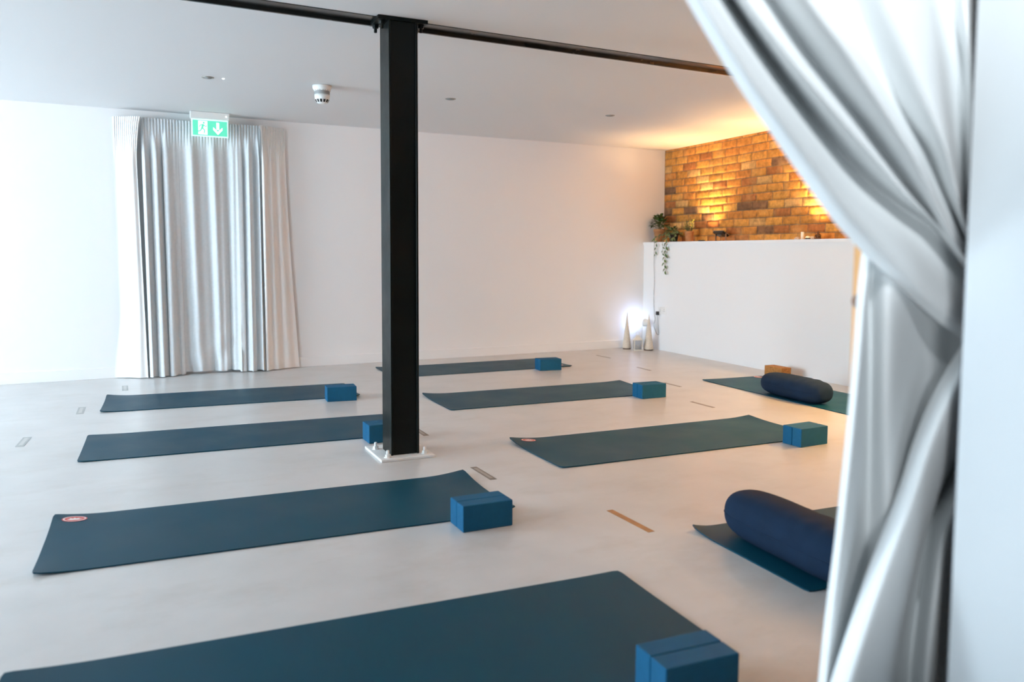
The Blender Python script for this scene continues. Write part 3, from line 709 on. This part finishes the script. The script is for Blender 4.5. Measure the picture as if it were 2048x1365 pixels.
# smoke detector with sounder base
t = thing('smoke_detector', 'white smoke detector hanging from the ceiling left of the column', 'smoke detector', (1.562, 6.075, ZC))
obj('mounting_base', lathe(nb(), [(0.070, -0.001), (0.068, -0.02), (0.060, -0.034), (0.059, -0.040)], 40), M_white_pl, t, True)
o = obj('sounder_ring', lathe(nb(), [(0.054, -0.040), (0.056, -0.043), (0.056, -0.062), (0.054, -0.065)], 40), M_grey_pl, t, True); o['label'] = 'grey ring'
hd = obj('sensor_head', lathe(nb(), [(0.056, -0.065), (0.055, -0.085), (0.050, -0.103), (0.040, -0.122), (0.026, -0.131), (0.0, -0.133)], 40, cap1=False), M_white_pl, t, True)
for k in range(12):
    a = 2 * PI * k / 12 + 0.1
    bm = nb(); P = []
    for da in (-0.16, 0.16):
        for r_, z_ in ((0.0512, -0.103), (0.0405, -0.1225)):
            P.append((r_ * math.cos(a + da), r_ * math.sin(a + da), z_))
    v = [bm.verts.new(p) for p in P]; bm.faces.new((v[0], v[1], v[3], v[2]))
    w = [bm.verts.new(Vector(p) * 0.97) for p in P]
    for q in ((0, 1), (1, 3), (3, 2), (2, 0)): bm.faces.new((v[q[0]], v[q[1]], w[q[1]], w[q[0]]))
    obj('vent_slot', bm, M_dark, hd)
for k in range(10):
    a = 2 * PI * k / 10
    bm = nb(); P = [((0.0605) * math.cos(a + da), 0.0605 * math.sin(a + da), z_) for da in (-0.24, 0.24) for z_ in (-0.0345, -0.0385)]
    v = [bm.verts.new(p) for p in P]; bm.faces.new((v[0], v[1], v[3], v[2]))
    obj('base_slot', bm, M_dark, t)

def downlight(x, y, label):
    t = thing('downlight', label, 'ceiling light', (x, y, ZC), 0.4, 'recessed ceiling downlights')
    obj('bezel', lathe(nb(), [(0.042, -0.0005), (0.041, -0.004), (0.033, -0.006), (0.031, -0.003)], 32, cap1=False), M_chrome, t, True)
    obj('lamp_face', lathe(nb(), [(0.031, -0.0025), (0.018, -0.009), (0.0, -0.011)], 24, cap1=False), M_grey_pl, t, True)
    return t
downlight(0.778, 6.170, 'small unlit recessed downlight in the ceiling above the exit sign')
downlight(2.595, 6.086, 'small unlit recessed downlight in the ceiling just right of the column')
downlight(4.144, 6.119, 'small unlit recessed downlight in the ceiling before the brick wall')
o = obj('indicator_led', lathe(nb(), [(0.009, -0.0005), (0.006, -0.006), (0.0, -0.007)], 16, cap1=False), M_led, None, True, (0.88, 6.154, ZC))
tag(o, 'tiny white indicator light beside the left ceiling downlight', 'indicator light')

# ------------------------------------------------------------------ far corner: cones, lantern, spot lamp, socket, cable
def cone(x, y, h, r, label):
    t = thing('cone_ornament', label, 'cone ornament', (x, y, 0), 0, 'cream cone ornaments in the corner')
    o = obj('foot', lathe(nb(), [(r * 0.93, 0.0), (r * 0.93, 0.010)], 28), M_bronze, t); o['label'] = 'dark foot'
    prof = [(r, 0.010), (r * 1.0, 0.018)]
    for k in range(1, 20):
        f = k / 20; prof.append((r * (1 - f) ** 1.02 + 0.0012 + 0.0008 * (k % 2), 0.018 + (h - 0.018) * f))
    prof.append((0.0008, h))
    obj('cone', lathe(nb(), prof, 32), M_cone, t, True)
cone(5.535, 7.765, 0.43, 0.050, 'slender cream cone ornament, left of the small lantern')
cone(5.690, 7.555, 0.415, 0.056, 'slender cream cone ornament, right of the small lantern')

t = thing('lantern', 'small cream metal candle lantern between the two cone ornaments', 'lantern', (5.570, 7.60, 0), -0.45)
obj('base', box(nb(), -0.05, 0.05, -0.05, 0.05, 0, 0.012, 0.003), M_lant, t)
for x, y in ((-.043, -.043), (.043, -.043), (.043, .043), (-.043, .043)):
    obj('corner_post', box(nb(), x - 0.005, x + 0.005, y - 0.005, y + 0.005, 0.012, 0.120), M_lant, t)
for a in range(4):
    g = obj('glass_pane', box(nb(), -0.038, 0.038, -0.0435, -0.0415, 0.013, 0.119), M_glass, t); g.rotation_euler = (0, 0, a * PI / 2)
bm = nb()
v = [bm.verts.new((sx * 0.055, sy * 0.055, 0.120)) for sx, sy in ((-1, -1), (1, -1), (1, 1), (-1, 1))]
w = [bm.verts.new((sx * 0.026, sy * 0.026, 0.150)) for sx, sy in ((-1, -1), (1, -1), (1, 1), (-1, 1))]
u = [bm.verts.new((sx * 0.018, sy * 0.018, 0.172)) for sx, sy in ((-1, -1), (1, -1), (1, 1), (-1, 1))]
bm.faces.new(v); bm.faces.new(u)
for p, q in ((v, w), (w, u)):
    for i in range(4): bm.faces.new((p[i], p[(i + 1) % 4], q[(i + 1) % 4], q[i]))
obj('roof', bm, M_lant, t)
obj('ring_handle', tube(nb(), [(0.022 * math.cos(a), 0, 0.192 + 0.022 * math.sin(a)) for a in [2 * PI * i / 24 for i in range(25)]], 0.0025, 6, False), M_lant, t, True)
obj('candle', lathe(nb(), [(0.02, 0.012), (0.02, 0.06), (0.018, 0.062)], 20), M_candle, t, True)

LP = Vector((5.742, 7.70, 0.305))
t = thing('spot_lamp', 'small white spot lamp in the corner throwing a bluish glow on the back wall', 'lamp', (LP.x, LP.y, 0))
obj('foot', lathe(nb(), [(0.045, 0), (0.045, 0.008), (0.01, 0.012)], 28), M_white_pl, t, True)
obj('stem', tube(nb(), [(0, 0, 0.010), (0.006, -0.01, 0.14), (0.012, -0.020, 0.265)], 0.006, 10), M_white_pl, t, True)
hd = obj('lamp_head', lathe(nb(), [(0.012, -0.045), (0.030, -0.040), (0.043, -0.012), (0.047, 0.018)], 28, cap1=False), M_white_pl, t, True, (0.002, -0.012, 0.305))
aim = Vector((-0.35, 0.90, 0.12)).normalized()
hd.rotation_euler = aim.to_track_quat('Z', 'Y').to_euler()
obj('lens', disc(nb(), 0, 0, 0.012, 0.044, 0.044, 24), M_lens_b, hd)

p = SW(7.475, 0.0, 0.458)
ang = math.atan2(-1, -0.0627)          # along the wall towards the camera
t = thing('wall_socket', 'white double wall socket low on the white wall near the corner', 'socket', (p.x, p.y, p.z), math.atan(-TW) )
obj('face_plate', box(nb(), -0.009, 0.0, -0.073, 0.073, -0.043, 0.043, 0.003), M_white_pl, t)
for sy in (-0.035, 0.035):
    for dy, dz in ((0, 0.012), (-0.010, -0.006), (0.010, -0.006)):
        obj('pin_hole', box(nb(), -0.0098, -0.0088, sy + dy - 0.002, sy + dy + 0.002, dz - 0.004, dz + 0.004), M_dark, t)
    obj('switch', box(nb(), -0.012, -0.009, sy - 0.006, sy + 0.006, 0.020, 0.034, 0.001), M_white_pl, t)
cp = [SW(7.645, 0.02, 1.262), SW(7.643, 0.017, 1.24), SW(7.642, 0.016, 1.20), SW(7.650, 0.012, 1.0), SW(7.637, 0.010, .807), SW(7.645, 0.010, .60), SW(7.628, 0.010, .42), SW(7.612, 0.010, .342), SW(7.638, 0.010, .281), SW(7.605, 0.010, .22), SW(7.562, 0.010, .178), SW(7.530, 0.010, .186), SW(7.538, 0.012, .26), SW(7.541, 0.016, .34), SW(7.541, 0.024, .405)]
t = thing('power_cable', 'thin dark cable hanging down the white wall from the ledge to the socket', 'cable', (0, 0, 0))
obj('cord', tube(nb(), [cr(cp, i / 90) for i in range(91)], 0.0026, 6), M_grey_pl, t, True)
q = SW(7.541, 0.0, 0.425)
obj('plug', box(nb(), q.x - 0.040, q.x - 0.0115, q.y - 0.018, q.y + 0.018, q.z - 0.022, q.z + 0.020, 0.005), M_blackpl, t)

# ------------------------------------------------------------------ on the ledge
def leaf_face(bm, p, d, up, ln, wd, fold=0.25, mi=0, mi_edge=None):
    """pointed leaf, curved along its length; a paler margin when mi_edge is given"""
    d = d.normalized(); s = d.cross(up)
    if s.length < 1e-4: s = d.cross(Vector((1, 0, 0)))
    s.normalize(); n = s.cross(d).normalized()
    prof = [(0.0, 0.06), (0.22, 0.72), (0.45, 1.0), (0.72, 0.70), (1.0, 0.03)]
    rows = []
    for f, w in prof:
        c = p + d * ln * f - n * ln * 0.25 * f * f
        hw = wd * 0.5 * w
        ks = (-1, -0.80, 0, 0.80, 1) if mi_edge is not None else (-1, 0, 1)
        rows.append([bm.verts.new(c + s * hw * k + n * abs(k) * hw * fold) for k in ks])
    for a, b in zip(rows, rows[1:]):
        for k in range(len(a) - 1):
            f = bm.faces.new((a[k], a[k + 1], b[k + 1], b[k])); f.smooth = True
            f.material_index = (mi_edge if mi_edge is not None and k in (0, len(a) - 2) else mi)
def pot(t, h, r0, r1, m):
    o = obj('pot', lathe(nb(), [(r0, 0), (r0 + 0.15 * (r1 - r0), h * 0.15), (r1 * 0.97, h * 0.80), (r1 * 1.06, h * 0.81), (r1 * 1.06, h), (r1 * 0.93, h), (r1 * 0.9, h * 0.88)], 32, cap1=False), m, t, True)
    obj('soil', disc(nb(), 0, 0, h * 0.88, r1 * 0.9, r1 * 0.9, 24), M_soil, o)
# bushy plant
rr = random.Random(5)
t = thing('potted_plant', 'bushy dark green plant in a terracotta pot at the wall corner of the ledge', 'plant', (5.965, 7.740, ZS), 0, 'potted plants on the ledge')
pot(t, 0.155, 0.050, 0.070, M_terra)
bm = nb(); sb = nb()
for i in range(150):
    a = rr.uniform(0, 2 * PI); e = rr.uniform(0.0, 1.0)
    d = Vector((math.cos(a) * (1.05 - e * 0.9), math.sin(a) * (1.05 - e * 0.9), 0.10 + e * 0.9)).normalized()
    p = Vector((0, 0, 0.175)) + Vector((d.x * 0.095, d.y * 0.115, d.z * 0.145)) * rr.uniform(0.5, 1.0)
    out = (d + Vector((rr.uniform(-.5, .5), rr.uniform(-.5, .5), rr.uniform(-.5, .2)))).normalized()
    leaf_face(bm, p, out, Vector((0, 0, 1)), rr.uniform(0.038, 0.058), rr.uniform(0.030, 0.044), 0.2, rr.choice([0, 0, 1, 1]))
    if i % 6 == 0: tube(sb, [Vector((rr.uniform(-.02, .02), rr.uniform(-.02, .02), 0.13)), p * 0.7 + Vector((0, 0, 0.04)), p], 0.0018, 5)
obj('foliage', bm, [M_leaf_d, M_leaf_m], t); obj('stems', sb, M_stem, t)
# trailing variegated plant
t = thing('trailing_plant', 'trailing variegated plant whose vines hang over the ledge front', 'plant', (5.945, 7.455, ZS), 0, 'potted plants on the ledge')
pot(t, 0.10, 0.042, 0.055, M_blackpl)
bm = nb(); sb = nb()
lx = lambda y, out, z: SW(y, out, z) - Vector((5.945, 7.455, ZS))
def vine(bm, sb, pts, n, ln, wd, seed, droop=0.6):
    r2 = random.Random(seed)
    tube(sb, [cr(pts, i / 30) for i in range(31)], 0.0017, 5)
    for i in range(n):
        f = (i + 0.6) / n; p = cr(pts, f); tg = (cr(pts, min(f + 0.03, 1)) - cr(pts, max(f - 0.03, 0))).normalized()
        side = 1 if i % 2 else -1
        sd = Vector((r2.uniform(-0.5, 0.1), side * r2.uniform(0.5, 1.0), r2.uniform(-0.2, 0.15)))
        leaf_face(bm, p, tg * droop + sd * 0.8, Vector((-1, 0, 0.35)), ln * r2.uniform(0.75, 1.15), wd * r2.uniform(0.85, 1.15), 0.15, r2.choice([0, 1]), 2)
for i in range(95):
    a = rr.uniform(0, 2 * PI); e = rr.uniform(0, 1)
    d = Vector((math.cos(a) * (1 - e * 0.7) * 0.85, math.sin(a) * (1 - e * 0.7) * 1.2, 0.05 + e * 0.75))
    p = Vector((-0.01, 0.01, 0.095)) + d * rr.uniform(0.04, 0.095)
    out = (d + Vector((rr.uniform(-.5, .3), rr.uniform(-.6, .6), rr.uniform(-.7, 0.1)))).normalized()
    leaf_face(bm, p, out, Vector((-0.3, 0, 1)), rr.uniform(0.045, 0.07), rr.uniform(0.018, 0.026), 0.2, rr.choice([0, 0, 1]), 2)
Z0 = Vector((-0.02, 0, 0.11))
vine(bm, sb, [Z0, lx(7.40, -0.02, ZS + 0.075), lx(7.385, 0.030, ZS + 0.015), lx(7.385, 0.034, 1.15), lx(7.415, 0.034, 1.06), lx(7.405, 0.034, 0.98), lx(7.395, 0.034, 0.905)], 15, 0.064, 0.030, 3)
vine(bm, sb, [Z0 + Vector((0, 0.01, 0)), lx(7.56, -0.03, ZS + 0.07), lx(7.575, 0.030, ZS + 0.005), lx(7.585, 0.033, 1.16), lx(7.60, 0.033, 1.09)], 8, 0.046, 0.024, 8)
vine(bm, sb, [Z0, lx(7.47, -0.06, ZS + 0.09), lx(7.455, 0.028, ZS + 0.02), lx(7.45, 0.032, 1.18), lx(7.455, 0.032, 1.10)], 9, 0.040, 0.018, 12)
vine(bm, sb, [Z0, lx(7.60, -0.10, ZS + 0.10), lx(7.66, -0.03, ZS + 0.06), lx(7.67, 0.0, ZS + 0.03)], 12, 0.05, 0.022, 15)
vine(bm, sb, [Z0, lx(7.36, -0.08, ZS + 0.11), lx(7.30, -0.02, ZS + 0.05), lx(7.30, 0.0, ZS + 0.03)], 9, 0.055, 0.024, 19)
obj('foliage', bm, [M_leaf_d, M_leaf_m, M_leaf_c], t); obj('vine_stems', sb, M_stem, t)
# small yellow-green plant
t = thing('potted_plant', 'small yellow green plant in a tan pot right of the trailing plant', 'plant', (5.930, 7.165, ZS), 0, 'potted plants on the ledge')
pot(t, 0.118, 0.038, 0.050, M_terra)
bm = nb(); sb = nb()
for i in range(46):
    a = rr.uniform(0, 2 * PI); e = rr.uniform(0.1, 1)
    tip = Vector((math.cos(a) * 0.075 * (1.1 - e * 0.6), math.sin(a) * 0.075 * (1.1 - e * 0.6), 0.15 + 0.095 * e))
    b0 = Vector((math.cos(a) * 0.02, math.sin(a) * 0.02, 0.105))
    tube(sb, [b0, (b0 + tip) / 2 + Vector((0, 0, 0.01)), tip], 0.0012, 4)
    for q in range(4):
        f = 0.45 + 0.55 * q / 3
        pp = b0.lerp(tip, f); dd = Vector((rr.uniform(-1, 1), rr.uniform(-1, 1), rr.uniform(-0.1, 0.9)))
        leaf_face(bm, pp, dd, Vector((0, 0, 1)), rr.uniform(0.014, 0.022), rr.uniform(0.009, 0.013), 0.2, rr.choice([0, 0, 1]))
obj('foliage', bm, [M_leaf_y, M_leaf_m], t); obj('stems', sb, M_stem, t)

# flood light on the ledge, tipped up towards the brick
t = thing('flood_light', 'small flat flood light on a bracket standing on the ledge before the bricks', 'lamp', (5.940, 6.665, ZS), math.atan(-TW))
obj('stand', box(nb(), -0.035, 0.035, -0.05, 0.05, 0, 0.006, 0.001), M_bronze, t)
for sy in (-0.072, 0.072): obj('bracket_arm', box(nb(), -0.008, 0.008, sy - 0.002, sy + 0.002, 0.0, 0.082), M_chrome, t)
hd = obj('lamp_head', box(nb(), -0.05, 0.05, -0.068, 0.068, -0.012, 0.012, 0.003), M_blackpl, t, loc=(0, 0, 0.078))
hd.rotation_euler = (0, 0.42, 0)
o = obj('rim', box(nb(), -0.054, 0.054, -0.073, 0.073, 0.010, 0.015, 0.001), M_chrome, hd); o['label'] = 'pale metal rim'
obj('driver_box', box(nb(), -0.02, 0.02, -0.03, 0.03, -0.030, -0.012, 0.002), M_chrome, hd)

# candle and small ornaments
t = thing('pillar_candle', 'slim cream candle standing among pebbles on the ledge', 'candle', (5.835, 5.452, ZS))
obj('wax', lathe(nb(), [(0.0150, 0), (0.0150, 0.070), (0.012, 0.073), (0.002, 0.070)], 24), M_candle, t, True)
obj('wick', tube(nb(), [(0, 0, 0.069), (0.001, 0, 0.080)], 0.001, 5), M_dark, t)
def pebble(x, y, rx, ry, rz, seed, label, m):
    bm = nb(); bmesh.ops.create_icosphere(bm, subdivisions=3, radius=1)
    for v in bm.verts:
        n_ = 1 + 0.18 * noise.noise(v.co * 1.4 + Vector((seed, 0, 0)))
        v.co = Vector((v.co.x * rx * n_, v.co.y * ry * n_, max(v.co.z, -0.75) * rz * n_ + rz * 0.78))
    o = obj('pebble', bm, m, None, True, (x, y, ZS)); tag(o, label, 'stone', 'pale stones on the ledge')
pebble(5.840, 5.515, 0.028, 0.028, 0.016, 1, 'flat pale stone left of the candle on the ledge', M_stone)
pebble(5.835, 5.390, 0.024, 0.022, 0.020, 2, 'rounded cream stone just right of the candle on the ledge', M_candle)
pebble(5.828, 5.330, 0.026, 0.030, 0.017, 3, 'low pale stone before the dark figurine on the ledge', M_stone)
t = thing('figurine', 'small dark bronze figurine at the right end of the ledge ornaments', 'figurine', (5.835, 5.268, ZS), 0.3)
obj('body', lathe(nb(), [(0.024, 0.0), (0.026, 0.006), (0.020, 0.014), (0.022, 0.026), (0.018, 0.042), (0.011, 0.050), (0.012, 0.056), (0.0135, 0.064), (0.010, 0.073), (0.004, 0.078), (0.0, 0.079)], 24, cap1=False), M_bronze, t, True)
for sy in (-1, 1):
    obj('arm', tube(nb(), [(0, sy * 0.016, 0.044), (-0.012, sy * 0.026, 0.030), (-0.022, sy * 0.008, 0.022)], [0.006, 0.006, 0.005], 8), M_bronze, t, True)
bm = nb(); bmesh.ops.create_icosphere(bm, subdivisions=2, radius=1)
for v in bm.verts: v.co = Vector((v.co.x * 0.016, v.co.y * 0.036, v.co.z * 0.009 + 0.010)) + Vector((-0.014, 0, 0))
obj('crossed_legs', bm, M_bronze, t, True)
UPL = [(6.95, 'under the left bright patch of brick'), (5.36, 'under the right bright patch of brick'), (3.7, 'hidden behind the drape'), (2.0, 'nearest the camera')]
for y, where in UPL:
    p = SW(y, 0.15, ZS, XB)
    t = thing('uplight', 'small round uplight lying on the ledge %s' % where, 'lamp', (p.x, p.y, ZS), 0, 'uplights along the brick wall')
    obj('body', lathe(nb(), [(0.036, 0), (0.036, 0.014), (0.033, 0.016), (0.031, 0.013)], 28, cap1=False), M_blackpl, t, True)
    obj('lens', disc(nb(), 0, 0, 0.013, 0.0305, 0.0305, 24), M_lens_w, t)

# ------------------------------------------------------------------ light
def light(name, kind, loc, energy, color, aim=None, **k):
    d = bpy.data.lights.new(name, kind); d.energy = energy; d.color = color
    for a, b in k.items(): setattr(d, a, b)
    o = bpy.data.objects.new(name, d); C.objects.link(o); o.location = loc
    if aim is not None: o.rotation_euler = (Vector(aim)).to_track_quat('-Z', 'Y').to_euler()
    return o
DAY = (0.71, 0.875, 1.0)
E_WIN = [190, 420]; E_ENT = 4; E_ESPOT = 165; E_LOW = 26; E_UP = [80, 150, 320, 320]; E_SC = 390; E_LAMP = 2.4; E_WORLD = 0.0
for i, (a, b) in enumerate(WIN):
    light('window_daylight', 'AREA', (XL - 0.04, (a + b) / 2, 1.375), E_WIN[i], DAY, (1, 0, -0.06), shape='RECTANGLE', size=1.55, size_y=b - a - 0.1)
light('entrance_fill_left', 'AREA', (-2.0, 0.10, 1.4), E_ENT, (0.80, 0.92, 1.0), (1.0, 0.22, 0.0), shape='RECTANGLE', size=1.2, size_y=1.2)  # fill light added for the drape and wall end, no window behind it
WARM = (1.0, 0.58, 0.24)
for i, (y, _) in enumerate(UPL):
    p = SW(y, 0.15, ZS + 0.022, XB)
    light('uplight_beam', 'SPOT', p, E_UP[i], WARM, (-0.10, 0.0, 1.0), spot_size=math.radians(110), spot_blend=0.8, shadow_soft_size=0.028)
light('entrance_fill_low', 'SPOT', (0.25, -0.15, 0.95), E_LOW, (0.88, 0.95, 1.0), (0.64, 0.77, -0.10), spot_size=math.radians(42), spot_blend=0.8, shadow_soft_size=0.10)  # unseen spot added to lift the lower part of the drape
light('entrance_fill_top', 'SPOT', (0.10, -0.15, 2.18), E_ESPOT, (0.88, 0.95, 1.0), (0.66, 0.74, -0.30), spot_size=math.radians(52), spot_blend=0.9, shadow_soft_size=0.16)  # fill spot without a fixture, added to brighten the upper drape
for y in (3.25, 1.75):  # unseen lamps added as broad warm fill from the right
    p = SW(y, 0.0, 1.88, XB)
    t = thing('warm_fill_lamp', 'added warm fill lamp on the brick wall %s' % ('beyond the drape' if y > 2 else 'nearest the partition'), 'lamp', (p.x, p.y, p.z), math.atan(-TW), 'added fill lamps on the brick')
    obj('back_plate', box(nb(), -0.016, -0.006, -0.04, 0.04, -0.06, 0.06, 0.004), M_bronze, t)
    obj('arm', tube(nb(), [(-0.012, 0, 0), (-0.07, 0, -0.012), (-0.11, 0, 0.02)], 0.006, 8), M_bronze, t, True)
    obj('shade', lathe(nb(), [(0.070, -0.01), (0.050, 0.12)], 28, -0.11, 0, 0.03, False, False), M_white_cloth, t, True)
    light('warm_fill_bulb', 'POINT', SW(y, 0.115, 1.96, XB), E_SC, (1.0, 0.58, 0.20), shadow_soft_size=0.05)
light('spot_lamp_beam', 'SPOT', LP + Vector((0.0, -0.012, 0.0)) + aim * 0.02, E_LAMP, (0.42, 0.58, 1.0), aim, spot_size=math.radians(140), spot_blend=0.6, shadow_soft_size=0.03)

w = bpy.data.worlds.new('World'); bpy.context.scene.world = w; w.use_nodes = True
w.node_tree.nodes['Background'].inputs['Color'].default_value = (0.55, 0.62, 0.70, 1)
w.node_tree.nodes['Background'].inputs['Strength'].default_value = E_WORLD

# ------------------------------------------------------------------ camera
yaw, pitch, roll, F, CY = 0.4783, 0.0722, 0.0045, 1628.4, 624.75
fwd = Vector((math.sin(yaw), math.cos(yaw), 0)); rgt = Vector((math.cos(yaw), -math.sin(yaw), 0)); up = Vector((0, 0, 1))
f2 = fwd * math.cos(pitch) - up * math.sin(pitch); u2 = up * math.cos(pitch) + fwd * math.sin(pitch)
r3 = rgt * math.cos(roll) + u2 * math.sin(roll); u3 = u2 * math.cos(roll) - rgt * math.sin(roll)
cd = bpy.data.cameras.new('Camera'); cam = bpy.data.objects.new('Camera', cd); C.objects.link(cam)
m = Matrix((( r3.x, u3.x, -f2.x, 0), (r3.y, u3.y, -f2.y, 0), (r3.z, u3.z, -f2.z, 1.1062), (0, 0, 0, 1)))
cam.matrix_world = m
cd.sensor_width = 36; cd.lens = F * 36 / 2048; cd.shift_y = (CY - 682.5) / 2048
cd.clip_start = 0.02
cd.dof.use_dof = True; cd.dof.focus_distance = 5.0; cd.dof.aperture_fstop = 2.2
sc = bpy.context.scene
sc.camera = cam
sc.view_settings.view_transform = 'Standard'; sc.view_settings.look = 'None'
sc.view_settings.exposure = 0.23; sc.view_settings.gamma = 1.0
sc.view_settings.use_curve_mapping = False
sc.cycles.use_denoising = True
sc.cycles.max_bounces = 10; sc.cycles.diffuse_bounces = 6; sc.cycles.glossy_bounces = 4
sc.cycles.sample_clamp_indirect = 6.0
